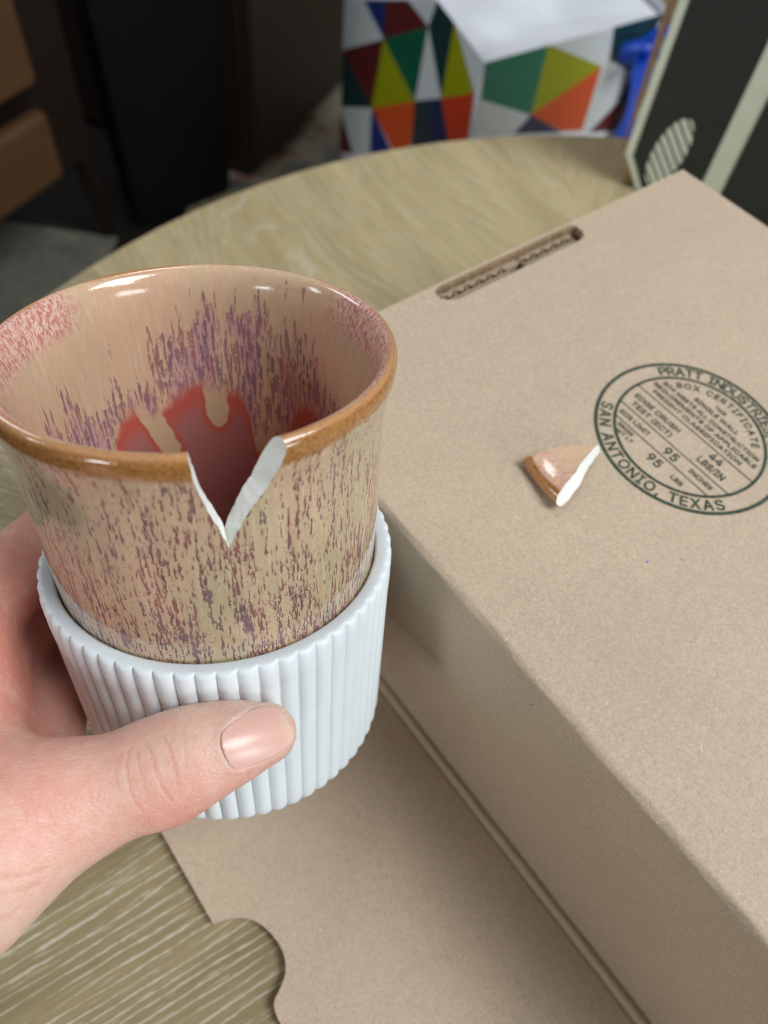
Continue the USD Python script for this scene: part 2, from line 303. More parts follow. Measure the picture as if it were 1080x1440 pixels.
def bx(x0, x1, y0, y1, z0, z1, ch=0.0):
    if ch <= 0:
        b = trimesh.creation.box((x1 - x0, y1 - y0, z1 - z0)); b.apply_translation(((x0 + x1) / 2, (y0 + y1) / 2, (z0 + z1) / 2)); return b
    pts = [(x, y, z) for a in range(3) for x in ((x0, x1) if a == 0 else (x0 + ch, x1 - ch)) for y in ((y0, y1) if a == 1 else (y0 + ch, y1 - ch)) for z in ((z0, z1) if a == 2 else (z0 + ch, z1 - ch))]
    return trimesh.convex.convex_hull(np.array(pts))
def rounded(x0, x1, y0, y1, z0, z1, r, seg=16):
    s = [m3.Manifold.sphere(r, seg).translate((x, y, z)) for x in (x0 + r, x1 - r) for y in (y0 + r, y1 - r) for z in (z0 + r, z1 - r)]
    return m3.Manifold.batch_hull(s)
def extr(poly, h, z0=0.0):
    gs = getattr(poly, 'geoms', [poly])
    m = trimesh.util.concatenate([trimesh.creation.extrude_polygon(g, h, engine='earcut') for g in gs]); m.apply_translation((0, 0, z0)); return m
def dirv(deg): return np.array([math.cos(math.radians(deg)), math.sin(math.radians(deg)), 0.0])
def chaikin(p, n=3):
    p = np.array(p, float)
    for _ in range(n): p = np.vstack([p[:1], np.stack([.75 * p[:-1] + .25 * p[1:], .25 * p[:-1] + .75 * p[1:]], 1).reshape(-1, p.shape[1]), p[-1:]])
    return p
def ray(px, py): return M @ np.array([(px - 540) / 1080, (py - 720) / 1080, 1.0])
def on_z(px, py, z): d = ray(px, py); return C + d * (z - H) / d[2]
def on_wall(px, py, P, deg):                    # (distance along the wall, height) where a sight line meets an upright plane through P
    d = dirv(deg); n = np.array([-d[1], d[0], 0]); r = ray(px, py); q = C + r * (((P - C) @ n) / (r @ n))
    return (q - P) @ d, q[2]

# ------------------------------------------------------------------ floor and rug
FZ = -0.45
tag(obj('floor', bx(-3, 3, -2.5, 4, FZ - .05, FZ), 'floor'), 'wooden floor under the table and rug, darkened to hold the chest shade', 'floor', kind='structure')  # floor colour darkened to stand in for shade under the chest
tag(obj('rug', bx(-.36, 1.6, -.9, 2.6, FZ + .0005, FZ + .008, .002), 'rug'), 'pale patterned rug on the floor beyond the round table', 'rug')

tag(obj('floor_mat', bx(-1.0, -.44, .35, .90, FZ + .0005, FZ + .007, .002), 'mat'), 'plain grey mat on the dark floor in front of the brown chest', 'mat')

# ------------------------------------------------------------------ round table
TC, TR = np.array([0.18987, 0.12074]), 0.43274
tb = thing('round_table', 'round limed oak table top with pale streaked grain under the boxes', 'table', frame((1, 0, 0), (0, 1, 0), (0, 0, 1), (*TC, FZ + .008)))
def wedge_mesh(a0, a1, n=14):
    prof = [(0.0, -.024), (TR - .004, -.024), (TR - .001, -.022), (TR, -.019), (TR, -.004), (TR - .0012, -.0012), (TR - .004, 0.0), (0.0, 0.0)]
    th = np.linspace(a0, a1, n); v, f = [], []
    for t in th:
        for r, z in prof: v.append((r * math.cos(t), r * math.sin(t), z))
    k = len(prof)
    for i in range(n - 1):
        for j in range(k):
            a, b = i * k + j, i * k + (j + 1) % k; f += [(a, a + k, b + k), (a, b + k, b)]
    for i, s in ((0, 1), (n - 1, -1)):
        for j in range(1, k - 1): f.append((i * k, i * k + j, i * k + j + 1)[::s])
    return trimesh.Trimesh(v, f, process=True)
for k in range(8):
    bis = math.radians(128 + 45 * k); g_ = .0001 / TR
    p = obj('veneer_wedge', wedge_mesh(-math.pi / 8 + g_, math.pi / 8 - g_), 'oak_pale' if k in (0, 7, 6) else 'oak', tb, smooth=25)
    x = UsdGeom.Xformable(p); c_, s_ = math.cos(bis), math.sin(bis)
    x.AddTransformOp().Set(Gf.Matrix4d(*frame((c_, s_, 0), (-s_, c_, 0), (0, 0, 1), (0, 0, -FZ - .008)).T.ravel()))
obj('apron', trimesh.creation.annulus(.30, .32, .05, transform=trimesh.transformations.translation_matrix((0, 0, -FZ - .008 - .0245 - .025))), 'oak_edge', tb)
for k in range(4):
    a = math.radians(35 + 90 * k)
    lg = m3.Manifold.batch_hull([m3.Manifold.sphere(.018, 20).translate((.27 * math.cos(a), .27 * math.sin(a), -FZ - .055)), m3.Manifold.sphere(.011, 20).translate((.34 * math.cos(a), .34 * math.sin(a), .012))])
    obj('leg', lg, 'oak_edge', tb, smooth=40)

# ------------------------------------------------------------------ dim furniture beyond the table
# chest of two broad brown fronts
F0 = on_z(190, 330, FZ + .008); CD = 68
ch = thing('wooden_chest', 'brown wooden chest with two broad fronts on dark splayed legs at upper left', 'chest', frame(dirv(CD), -np.array([-dirv(CD)[1], dirv(CD)[0], 0]) * -1, (0, 0, 1), F0))
def chest_uv(px, py): a, z = on_wall(px, py, F0, CD); return a, z - F0[2]
u1, zt = chest_uv(85, 245); u0 = u1 - .45
_, zm0 = chest_uv(62, 146); ug, zm1 = chest_uv(58, 108)
obj('drawer_front', rounded(u0, u1, -.012, .012, zt, zm0, .010), 'tan', ch, smooth=40)
obj('drawer_front', rounded(u0, u1, -.012, .012, zm1, zm1 + .15, .010), 'tan', ch, smooth=40)
obj('carcass', bx(u0 - .01, u1 + .075, .014, .36, zt - .015, zm1 + .17, .004), 'darkwood', ch)
for uu in (-.02, u0 + .03):
    for vv in (.03, .33):
        obj('leg', m3.Manifold.batch_hull([m3.Manifold.sphere(.016, 16).translate((uu - .01, vv, zt - .01)), m3.Manifold.sphere(.010, 16).translate((uu, vv, .010))]), 'darkwood', ch, smooth=40)
# black upright slab standing in for an unidentified dark shape
P0, P1 = on_z(198, 318, FZ + .009), on_z(325, 268, FZ + .009)
d_ = (P1 - P0) / np.linalg.norm(P1 - P0); L_ = np.linalg.norm(P1 - P0)
bk = thing('black_cabinet', 'narrow black upright cabinet standing behind the table, between brown chest and dark sideboard', 'slab', frame(d_, (-d_[1], d_[0], 0), (0, 0, 1), P0))
obj('body', trimesh.convex.convex_hull(np.array([(x, y, z) for x, y, z in [(0.006, 0, 0), (L_ - .006, 0, 0), (0.006, .04, 0), (L_ - .006, .04, 0), (0, 0, .02), (L_, 0, .02), (0, .04, .02), (L_, .04, .02), (-.02, 0, .9), (L_ + .035, 0, .9), (-.02, .04, .9), (L_ + .035, .04, .9)]])), 'black', bk)
obj('top_cap', bx(-.022, L_ + .037, -.002, .042, .901, .912, .003), 'black', bk)
# dark brown sideboard
S0, S1 = on_z(352, 262, FZ + .009), on_z(475, 135, FZ + .009)
d_ = (S1 - S0); d_[2] = 0; d_ /= np.linalg.norm(d_)
S0 = S0 + d_ * .02
sb = thing('dark_sideboard', 'dark brown wooden sideboard resting on the pale rug behind the gift bag', 'sideboard', frame(d_, (-d_[1], d_[0], 0), (0, 0, 1), S0))
obj('carcass', bx(.0, 1.0, .012, .42, 0, .8, .003), 'umber', sb)
for k in range(2): obj('door', bx(.004 + .496 * k, .004 + .496 * k + .492, -.004, .0115, .02, .79, .003), 'umber', sb)

# ------------------------------------------------------------------ gift bag with printed triangles
KB = C + ray(682, 88) * (.65 / ray(682, 88)[1]); ZR = KB[2]
AD, BD = 115.95, 40.47
bag = thing('gift_bag', 'open paper gift bag printed with coloured triangles, white inside', 'bag', frame((1, 0, 0), (0, 1, 0), (0, 0, 1), (KB[0], KB[1], FZ + .009)))
hb = ZR - FZ - .009                            # height of the bag
wa, wb = .362, .215
da, db = dirv(AD), dirv(BD)
PAL = dict(w=lin(206, 214, 216), m=lin(92, 34, 34), t=lin(26, 56, 58), l=lin(150, 156, 14), g=lin(18, 92, 66), o=lin(206, 82, 36), r=lin(198, 64, 34), b=lin(28, 50, 116), n=lin(40, 48, 84), s=lin(48, 58, 62), gg=lin(24, 116, 92))
PM = {k: plain('print_' + n, PAL[k], .35, .5) for k, n in dict(w='white', m='maroon', t='teal', l='lime', g='green', o='orange', r='red', b='blue', n='navy', s='slate', gg='jade').items()}
MT.update({'bag' + k: v for k, v in PM.items()}); MT['paper'] = plain('white_paper', lin(228, 232, 240), .5, .4)
MT['ribbon'] = plain('blue_ribbon', lin(20, 74, 190), .35, .5)
def sheet(P, d, n, w, h, t, z0=0.0):            # upright sheet: from P along d, thickness t towards n
    q = [P + d * a + n * c + np.array([0, 0, b]) for a in (0, w) for c in (0, t) for b in (z0, h)]
    return trimesh.convex.convex_hull(np.array(q))
nA = np.array([da[1], -da[0], 0]) * -1.0         # outward normals face the viewer
if (nA @ (C - KB)) < 0: nA = -nA
nB = np.array([db[1], -db[0], 0])
if (nB @ (C - KB)) < 0: nB = -nB
Z3 = np.zeros(3)
far = da * wa
pa = obj('long_side', sheet(Z3, da, -nA, wa, hb, .0006), 'paper', bag)
pb = obj('short_side', sheet(Z3, db, -nB, wb, hb, .0006), 'paper', bag)
obj('long_side', sheet(db * wb, da, nA * -.0, wa, hb, 0) if False else sheet(db * wb, da, nA, wa, hb, .0006), 'paper', bag)
obj('short_side', sheet(far, db, nB, wb, hb, .0006), 'paper', bag)
obj('bottom', trimesh.convex.convex_hull(np.array([q + np.array([0, 0, z]) for q in (Z3, da * wa, db * wb, da * wa + db * wb) for z in (.0005, .0012)])), 'paper', bag)
def printed(parent, deg, P, nrm, polys, zoff):
    d = dirv(deg)
    for key, pts in polys:
        uv = [on_wall(x, y, KB, deg) for x, y in pts] if isinstance(pts[0][0], (int, float)) and max(abs(c) for c in pts[0]) > 3 else pts
        q2 = Polygon([(a, b) for a, b in uv]).buffer(0)
        w_, lo, hi = (wa, FZ, ZR) if deg == AD else (wb, FZ, ZR)
        q2 = q2.intersection(sbox(.0, FZ + .011, w_, ZR))
        if q2.is_empty or q2.area < 1e-6: continue
        if q2.geom_type != 'Polygon': q2 = max(q2.geoms, key=lambda g_: g_.area)
        m = trimesh.creation.extrude_polygon(q2, .0002, engine='earcut'); v = m.vertices.copy()
        m.vertices = P + v[:, :1] * d + nrm * (.0003 + v[:, 2:3]) + np.c_[np.zeros((len(v), 2)), v[:, 1] - KB[2] + hb]
        if np.linalg.det(np.array([d, [0, 0, 1], nrm])) < 0: m.invert()
        obj('printed_triangle', m, 'bag' + key, parent)
a, b, c, d0, e, f_, gg, h_, i_ = (482, 70), (540, 55), (603, 37), (640, 30), (477, 150), (523, 152), (584, 142), (621, 138), (668, 131)
r3 = [(479, 214), (500, 214), (547, 203), (580, 194), (632, 191), (656, 188)]
polysA = [('m', [a, b, f_]), ('t', [a, e, f_]), ('l', [b, f_, gg]), ('g', [b, c, gg]), ('w', [c, gg, h_]), ('t', [c, d0, h_]), ('l', [d0, h_, i_]), ('w', [d0, i_, (682, 88)]),
          ('w', [a, b, (512, 0), (482, 0)]), ('b', [b, (512, 0), (543, 0)]), ('m', [b, (543, 0), (574, 0), c]), ('w', [(576, 0), c, (616, 0)]), ('t', [(616, 0), c, d0]),
          ('m', [e, (479, 215), (497, 215)]), ('w', [e, f_, (518, 215), (500, 215)]), ('b', [f_, (520, 215), (552, 215)]), ('o', [f_, gg, (578, 205), (554, 214)]), ('s', [gg, (579, 206), (606, 206), (604, 140)]), ('n', [(604, 140), h_, (632, 206), (606, 206)]), ('r', [h_, i_, (657, 206), (633, 206)]), ('w', [i_, (658, 206), (663, 206)])]
K2 = (682, 88); j, k2, l2, m2, n2, o2, p2 = (771, 62), (846, 93), (746, 161), (676, 140), (818, 183), (664, 190), (722, 188)
polysB = [('gg', [K2, j, l2, m2]), ('l', [j, k2, l2]), ('o', [k2, l2, (790, 184), n2]), ('w', [j, (863, 35), (856, 84), k2]), ('t', [(864, 35), (938, 14), (885, 100), (857, 84)]), ('w', [k2, (857, 86), (886, 102), (868, 142), (826, 186), n2]),
          ('m', [(870, 142), (888, 182), (828, 186)]), ('w', [m2, l2, p2, (664, 190)]), ('n', [l2, p2, (790, 186)]), ('b', [(888, 102), (905, 80), (900, 200), (889, 180), (870, 140)])]
printed(pa, AD, Z3, nA, polysA, 0); printed(pb, BD, Z3, nB, polysB, 0)
for par, deg, w_, nn in ((pa, AD, wa, nA), (pb, BD, wb, nB)):   # the pattern goes on below the table edge
    zlo, zhi = FZ + .012, ZR - (.30 if deg == AD else .16); ks = 'omlgwtbrns'; n_ = 6; q = []
    for r_ in range(2):
        za, zb_ = zhi - (zhi - zlo) * r_ / 2, zhi - (zhi - zlo) * (r_ + 1) / 2
        for k in range(n_):
            x0, x1 = w_ * k / n_, w_ * (k + 1) / n_
            q += [(ks[(3 * k + r_) % 10], [(x0, za), (x1, za), ((x0 + x1) / 2, zb_)]), (ks[(7 * k + 4 + r_) % 10], [((x0 + x1) / 2, zb_), (x1, za), (min(x1 + (x1 - x0) / 2, w_), zb_)])]
    printed(par, deg, Z3, nn, q, 0)
# the tissue that fills the bag
def tissue():
    n = 26; v, f = [], []
    for i in range(n):
        for jj in range(n):
            s, t = i / (n - 1), jj / (n - 1)
            p_ = da * wa * (.02 + .96 * s) + db * wb * (.03 + .94 * t)
            edge = min(s, 1 - s, t, 1 - t)
            v.append((p_[0], p_[1], hb - .006 - .035 * min(edge * 4, 1) + .05 * (meshkit.fbm([[s * 3.1, t * 2.7, 1.3]], 3)[0] - .5) * min(edge * 5, 1)))
    for i in range(n - 1):
        for jj in range(n - 1):
            q = i * n + jj; f += [(q, q + 1, q + n), (q + 1, q + n + 1, q + n)]
    m = trimesh.Trimesh(v, f, process=False)
    if m.face_normals[:, 2].mean() < 0: m.invert()
    return m
tag(obj('tissue_paper', (lambda m: m.apply_translation((KB[0], KB[1], FZ + .009)))(tissue()), 'paper', smooth=True), 'crumpled white tissue paper filling the top of the triangle print bag', 'tissue paper')
# ribbon bow hanging on the right of the bag
qb = C + ray(897, 62) * ((.65 + .115) / ray(897, 62)[1]) - np.array([KB[0], KB[1], FZ + .009])
def blob(c_, r, sx, sy, sz, seed):
    m = trimesh.creation.icosphere(3, 1.0); v = m.vertices; v = v * (1 + .5 * (meshkit.fbm(v * 1.6 + seed, 3, seed)[:, None] - .5)); m.vertices = v * [sx, sy, sz] * r + c_; return m
def band(path, across, w, t=.0006):
    p_ = chaikin(path, 3); n = len(p_); ac = np.array(across, float); v = []
    for i in range(n):
        d = p_[min(i + 1, n - 1)] - p_[max(i - 1, 0)]; nr = np.cross(d, ac); nr /= np.linalg.norm(nr); tw = ac + .25 * math.sin(i * .23) * nr
        for s_, k in ((-1, -1), (1, -1), (1, 1), (-1, 1)): v.append(p_[i] + tw * w / 2 * s_ + nr * t * k)
    f = []
    for i in range(n - 1):
        for k in range(4):
            a_, b_ = i * 4 + k, i * 4 + (k + 1) % 4; f += [(a_, a_ + 4, b_), (b_, a_ + 4, b_ + 4)]
    f += [(0, 1, 2), (0, 2, 3), (n * 4 - 4, n * 4 - 2, n * 4 - 3), (n * 4 - 4, n * 4 - 1, n * 4 - 2)]
    m = trimesh.Trimesh(v, f, process=False); trimesh.repair.fix_normals(m); return m
o_ = np.asarray(qb); X3, Y3 = np.array([db[0], db[1], 0]), np.array([nB[0], nB[1], 0])
loopR = band([o_ + X3 * a_ + Y3 * b_ + np.array([0, 0, c_]) for a_, b_, c_ in [(0, .006, 0), (.016, .012, .018), (.034, .014, .016), (.036, .016, -.004), (.018, .016, -.008), (0, .010, -.002)]], nB * .8 + np.array([0, 0, .5]), .020)
loopL = band([o_ + X3 * a_ + Y3 * b_ + np.array([0, 0, c_]) for a_, b_, c_ in [(0, .006, 0), (-.012, .012, .014), (-.027, .014, .010), (-.026, .016, -.006), (-.012, .014, -.008), (0, .010, -.002)]], nB * .8 + np.array([0, 0, .5]), .020)
tail = band([o_ + X3 * a_ + Y3 * b_ + np.array([0, 0, c_]) for a_, b_, c_ in [(.002, .006, -.002), (.010, .010, -.03), (.014, .007, -.055), (.013, .009, -.075), (.016, .006, -.095)]], X3, .022)
bow = obj('ribbon', trimesh.util.concatenate([loopR, loopL, tail, blob(o_ + Y3 * .009, .009, 1, .8, .9, 1)]), 'ribbon', bag, smooth=40)

# ------------------------------------------------------------------ black printed carton standing behind
CP = on_z(893, 268, 0.0); CA = -14.5
cn = np.array([-dirv(CA)[1], dirv(CA)[0], 0])
ct = thing('black_carton', 'black carton with cream border and striped oval, standing upright behind kraft box', 'box', frame(dirv(CA), cn, (0, 0, 1), CP))
lay = lambda poly, t, y: (lambda m: (m.apply_transform(np.array([[1, 0, 0, 0], [0, 0, 1, y], [0, 1, 0, 0], [0, 0, 0, 1.0]])), m.invert(), m)[2])(trimesh.creation.extrude_polygon(poly, t, engine='earcut'))
CW, CHh = .17, .24
def outline(off):
    return Polygon([(0.0 + off * .9, .0015), (-.0146 + off, .0228), (-.0165 + off, CHh - off), (CW - off, CHh - off), (CW - off, .0015)])
front = obj('printed_front', lay(outline(0), .004, 0.0), 'cream', ct)
obj('charcoal_field', lay(outline(.0052).intersection(sbox(-.1, -.1, .0382, 1)), .0003, -.0004), 'charcoal', front)
obj('charcoal_field', lay(outline(.0052).intersection(sbox(.0518, -.1, 1, 1)), .0003, -.0004), 'charcoal', front)
el = affinity.rotate(affinity.scale(Point(0, 0).buffer(1, 24), .0098, .0235), -9); el = affinity.translate(el, .0112, .0305)
strip = 0
for k in range(9):
    sline = affinity.rotate(sbox(-.0016, -.05, .0016, .05), 40); sline = affinity.translate(sline, .0112 + (k - 4) * .0062, .0305)
    q = el.intersection(sline)
    if not q.is_empty and q.area > 2e-6: obj('printed_stripe', lay(q, .0002, -.0007), 'cream', front)
obj('carton_body', bx(-.010, CW - .004, .0045, .10, .0015, CHh - .003, .001), 'cartonside', ct)
obj('side_flap', trimesh.convex.convex_hull(np.array([(-.0166, .0045, .02), (-.0175, .0045, .235), (-.020, .03, .05), (-.0285, .03, .235), (-.0185, .0045, .235), (-.0176, .0045, .02)])), 'cartonside', ct)

# ------------------------------------------------------------------ kraft box (frame u along its edge, v across)
E1, E2 = dirv(math.degrees(-0.80)), dirv(math.degrees(-0.80) + 90)
BT, TH = .1083, .004
U0, U1, V0, V1 = -.160, .150, .0885, .308
kb = thing('kraft_box', 'brown kraft corrugated box with oval hand slot and round printed stamp on top', 'box', frame(E1, E2, (0, 0, 1), (0, 0, 0)))
slot = Polygon([(-.1590, .1655), (-.1590, .2345), (-.1572, .2368), (-.1530, .2368), (-.1504, .2350), (-.1496, .2320), (-.1496, .1680), (-.1502, .1650), (-.1530, .1620), (-.1572, .1620)])
top = Polygon([(U0, V0 + .0026), (U0, V1), (U1, V1), (U1, V0 + .0026)])
tp = obj('top_panel', extr(top.difference(slot), TH, BT - TH), 'kraft', kb)
def fold_profile(prof, us, amp, seed, closed=False):     # sweep a (v, z) profile along u with a little unevenness
    prof = np.array(prof); v, f = [], []; n = len(prof)
    for u in us:
        for k, (a_, b_) in enumerate(prof):
            w = (meshkit.fbm([[u * 70, seed, k * .15]], 4, seed)[0] - .5) * 2.4 * amp
            g_ = math.exp(-((k - amp_c) / amp_w) ** 2) * (0 < k < n - 1)
            v.append((u, a_ + w * g_, b_ - abs(w) * g_ * .25))
    for i in range(len(us) - 1):
        for k in range(n - 1):
            q = i * n + k; f += [(q, q + n, q + 1), (q + 1, q + n, q + n + 1)]
    return trimesh.Trimesh(v, f, process=False)
us = np.linspace(U0, U1, 200)
arc = [(V0 + .0026 - .0026 * math.sin(t), BT - .0026 + .0026 * math.cos(t)) for t in np.linspace(0, math.pi / 2, 8)]
low = [(V0, z) for z in np.linspace(BT - .012, .012, 10)]
bend = [(V0 - .0003, .0085), (V0 - .0006, .0065), (V0 - .0010, .0052)]
amp_c, amp_w = 4.0, 3.0
inner = [(V0 + .0035, .0052), (V0 + .0035, BT - .009), (V0 + .0026, BT - .0045)]
sp = fold_profile(arc + low + bend + inner + [arc[0]], us, .0008, 3)
sp.invert() if sp.face_normals[np.argmin(np.abs(sp.triangles_center[:, 2] - .05) + (sp.triangles_center[:, 1] - V0) * 10)][1] > 0 else None
obj('side_panel', sp, 'kraft', kb, smooth=35)
obj('end_panel', bx(U0, U0 + TH, V0 + .0045, V1 - TH, .004, BT - TH - .0003), 'kraft', kb)
obj('end_panel', bx(U1 - TH, U1, V0 + .0045, V1 - TH, .004, BT - TH - .0003), 'kraft', kb)
obj('back_panel', bx(U0, U1, V1 - TH + .0003, V1, .004, BT - TH - .0003), 'kraft', kb)
# crease beads where the flap folds
cr = [(V0 - .0010, .0054), (V0 - .0014, .0046), (V0 - .0019, .0046), (V0 - .0026, .0052), (V0 - .0034, .0053), (V0 - .0041, .0049), (V0 - .0046, .0041), (V0 - .0052, .0037), (V0 - .0058, .0038), (V0 - .0062, .0040), (V0 - .0062, .0012), (V0 - .0010, .0012)]
amp_c, amp_w = 4.0, 4.0
cm = fold_profile(cr + [cr[0]], us, .0004, 9)
cm.invert() if cm.face_normals[np.argmax(cm.triangles_center[:, 2])][2] < 0 else None
obj('crease', cm, 'kraft', kb, smooth=50)
notch = chaikin([(-.0412, -.0115), (-.0395, -.0060), (-.0350, -.0004), (-.0285, .0024), (-.0205, .0030), (-.0150, .0006), (-.0122, -.0035), (-.0106, -.0075), (-.0070, -.0088), (-.0020, -.0090)])
fl = Polygon([(U0 + .006, V0 - .0063), (U0 + .006, -.0110)] + [tuple(q) for q in notch] + [(U1, -.0105), (U1, V0 - .0063)])
obj('flap', extr(fl, .0036, .0004), 'kraft', kb)
# tab ends inside the hand slot: two liners with a fluted core between
for va, vb in ((.1655, .1975), (.2055, .2345)):
    uu = -.1553
    tb_ = obj('locking_tab', trimesh.util.concatenate([bx(uu - .0020, uu - .0015, va, vb, .085, BT - .0030), bx(uu + .0015, uu + .0020, va, vb, .085, BT - .0034)]), 'kraft', kb)
    n = 90; ys = np.linspace(va, vb, n); xs = uu + .0012 * np.sin(ys / .0058 * 2 * math.pi)
    v, f = [], []
    for x_, y_ in zip(xs, ys): v += [(x_ - .0001, y_, BT - .0035), (x_ + .0001, y_, BT - .0035), (x_ - .0001, y_, .09), (x_ + .0001, y_, .09)]
    for i in range(n - 1):
        q = i * 4; f += [(q, q + 4, q + 5), (q, q + 5, q + 1), (q, q + 2, q + 6), (q, q + 6, q + 4), (q + 1, q + 5, q + 7), (q + 1, q + 7, q + 3)]
    obj('fluted_core', trimesh.Trimesh(v, f, process=False), 'kraft_dark', tb_)
# torn paper along the outer lip of the slot
tv = np.linspace(.163, .237, 120); jag = .0004 + .0016 * meshkit.fbm(np.c_[tv * 900, tv * 0, tv * 0], 4, 5)
torn = Polygon([(-.1590 , y_) for y_ in tv] + [(-.1590 + j_, y_) for y_, j_ in zip(tv[::-1], jag[::-1])])
obj('torn_edge', extr(torn.buffer(0), .0028, BT - .0031), 'kraft_dark', kb)

# round printed stamp
SX, SY, SR = -.0576, .1908, .0315
def ring(r, w): return Point(0, 0).buffer(r + w / 2, 64).difference(Point(0, 0).buffer(r - w / 2, 64))
Zs = BT + .00012
def put(meshes):
    m = trimesh.util.concatenate(meshes); m.apply_translation((SX, SY, Zs)); return m
ID = .00006
stamp = obj('printed_stamp', put([extr(ring(SR, .0012), ID), extr(ring(SR - .0063, .0010), ID)]), 'ink', kb)
def txt(s, h, x, y, w=None, bold=True):
    m = meshkit.text_mesh(s, h, ID, bold=bold); e = m.extents[0]
    if w: m.apply_scale((w / e, 1, 1))
    m.apply_translation((x - m.bounds[0][0], y, 0)); return m
def arc_text(s, h, r, a0, a1, ccw, bold=False):
    out = []; adv = []
    for c_ in s: adv.append(.62 if c_ == ' ' else (meshkit.text_mesh(c_, h, ID).extents[0] / h + .28 if c_ not in ',.' else .5))
    cum = np.cumsum([0] + adv); mids = (cum[:-1] + cum[1:]) / 2 / cum[-1]
    for c_, t in zip(s, mids):
        if c_ == ' ': continue
        a_ = math.radians(a0 + (a1 - a0) * t); m = meshkit.text_mesh(c_, h, ID, bold=bold); m.apply_translation((-m.bounds[:, 0].mean(), 0, 0))
        rot = a_ + (math.pi / 2 if ccw else -math.pi / 2)
        m.apply_transform(trimesh.transformations.rotation_matrix(rot, (0, 0, 1))); m.apply_translation((r * math.cos(a_), r * math.sin(a_), 0)); out.append(m)
    return out
def line(meshes): obj('lettering', put(meshes), 'ink', stamp)
line(arc_text('PRATT INDUSTRIES, INC.', .0037, SR - .0050, 153, 27, False, True))
line(arc_text('SAN ANTONIO, TEXAS', .0037, SR - .0013, 207, 333, True, True))
line(arc_text('BOX CERTIFICATE', .0025, .0206, 143, 40, False, True))
line([txt('THIS', .0014, -.003, .0165)])
line([txt('SINGLE WALL', .0018, -.0095, .0132, .019, True)])
line([txt('BOX MEETS ALL CONSTRUCTION', .0017, -.0205, .0098, .041)])
line([txt('REQUIREMENTS OF APPLICABLE', .0017, -.0222, .0067, .044)])
line([txt('FREIGHT CLASSIFICATION', .0017, -.0200, .0036, .038)])
line([txt('EDGE CRUSH', .0021, -.0222, -.0032, .0195)])
line([txt('TEST (ECT)', .0021, -.0205, -.0070, .0175)])
line([txt('44', .0030, .0096, -.0024, bold=True), txt('LBS/IN', .0026, .0082, -.0066, .0105)])
line([txt('SIZE LIMIT', .0017, -.0205, -.0128, .013), txt('95', .0034, -.0005, -.0137, bold=True), txt('INCHES', .0017, .0098, -.0126, .0092)])
line([txt('GROSS', .0015, -.0170, -.0176, .0065), txt('WT LT', .0015, -.0155, -.0200, .0070), txt('95', .0034, -.0020, -.0202, bold=True), txt('LBS', .0017, .0080, -.0195, .0045)])
def rule(y, w=.00035):
    h = math.sqrt((SR - .0066) ** 2 - y * y); return extr(sbox(-h, y - w / 2, h, y + w / 2), ID)
obj('ruled_line', put([rule(.0018)]), 'ink', stamp); obj('ruled_line', put([rule(-.0088)]), 'ink', stamp); obj('ruled_line', put([rule(-.0150)]), 'ink', stamp)
sp_ = blob(np.zeros(3), .0004, 1, .6, .25, 4); sp_.apply_translation((on_z(910, 790, BT) @ E1, on_z(910, 790, BT) @ E2, BT))
obj('ink_speck', sp_, 'ribbon', kb)

# ------------------------------------------------------------------ the cup: frame x towards the viewer, y right, z along the cup axis
CA_ = np.array([-0.03711927, 0.08197394, 0.05993265])
CZ = np.array([-0.07715335, 0.29509441, 0.95234797]); CX = np.array([0.33270176, -0.8928238, 0.3036037]); CX -= CZ * (CX @ CZ); CX /= np.linalg.norm(CX); CY = np.cross(CZ, CX)
CUP = frame(CX, CY, CZ, CA_)
prof = [(0, -.0012), (.031, -.0012), (.0345, .0005), (.0372, .006), (.0395, .03), (.0405, .05), (.0412, .07), (.0417, .085), (.0420, .098), (.0423, .106), (.0430, .1118), (.0440, .1158), (.0447, .1186), (.0448, .1204), (.0443, .1218), (.0433, .1225), (.0422, .1221), (.0412, .1208),
        (.0402, .1180), (.0393, .1130), (.0386, .1060), (.0380, .095), (.0372, .078), (.0360, .055), (.0345, .03), (.0325, .014), (.029, .0075), (.024, .0052), (.015, .0044), (0, .0042)]
def dense(p, n=5):
    from scipy.interpolate import PchipInterpolator
    p = np.array(p); s = np.r_[0, np.cumsum(np.linalg.norm(np.diff(p, axis=0), axis=1))]
    t = np.unique(np.concatenate([np.linspace(s[i], s[i + 1], n + 1) for i in range(len(s) - 1)]))
    return np.c_[np.maximum(PchipInterpolator(s, p[:, 0])(t), 0), PchipInterpolator(s, p[:, 1])(t)]
DP = dense(prof)
solid = m3.Manifold.revolve(m3.CrossSection([DP.tolist()]), 240)
oL = [(-4.9, .132), (-4.7, .1231), (-4.3, .1180), (-3.5, .1140), (-2.6, .1111), (-1.4, .1072), (0.0, .1044), (1.2, .1012), (2.3, .0980)]
iL = [(-5.6, .132), (-5.3, .1225), (-4.6, .1180), (-3.7, .1140), (-2.7, .1108), (-1.2, .1078), (0.2, .1050), (1.2, .1028), (2.1, .1005)]
oR = [(4.0, .1006), (5.9, .1032), (7.8, .1058), (10.5, .1090), (13.1, .1119), (15.0, .1165), (16.6, .1200), (17.6, .1235), (18.4, .132)]
iR = [(3.2, .1030), (5.5, .1064), (7.5, .1094), (9.2, .1116), (10.8, .1139), (12.3, .1165), (14.0, .1195), (15.7, .1226), (16.6, .132)]
def resamp(p, n):
    p = np.array(p); t = np.linspace(0, len(p) - 1, n); return np.c_[np.interp(t, range(len(p)), p[:, 0]), np.interp(t, range(len(p)), p[:, 1])]
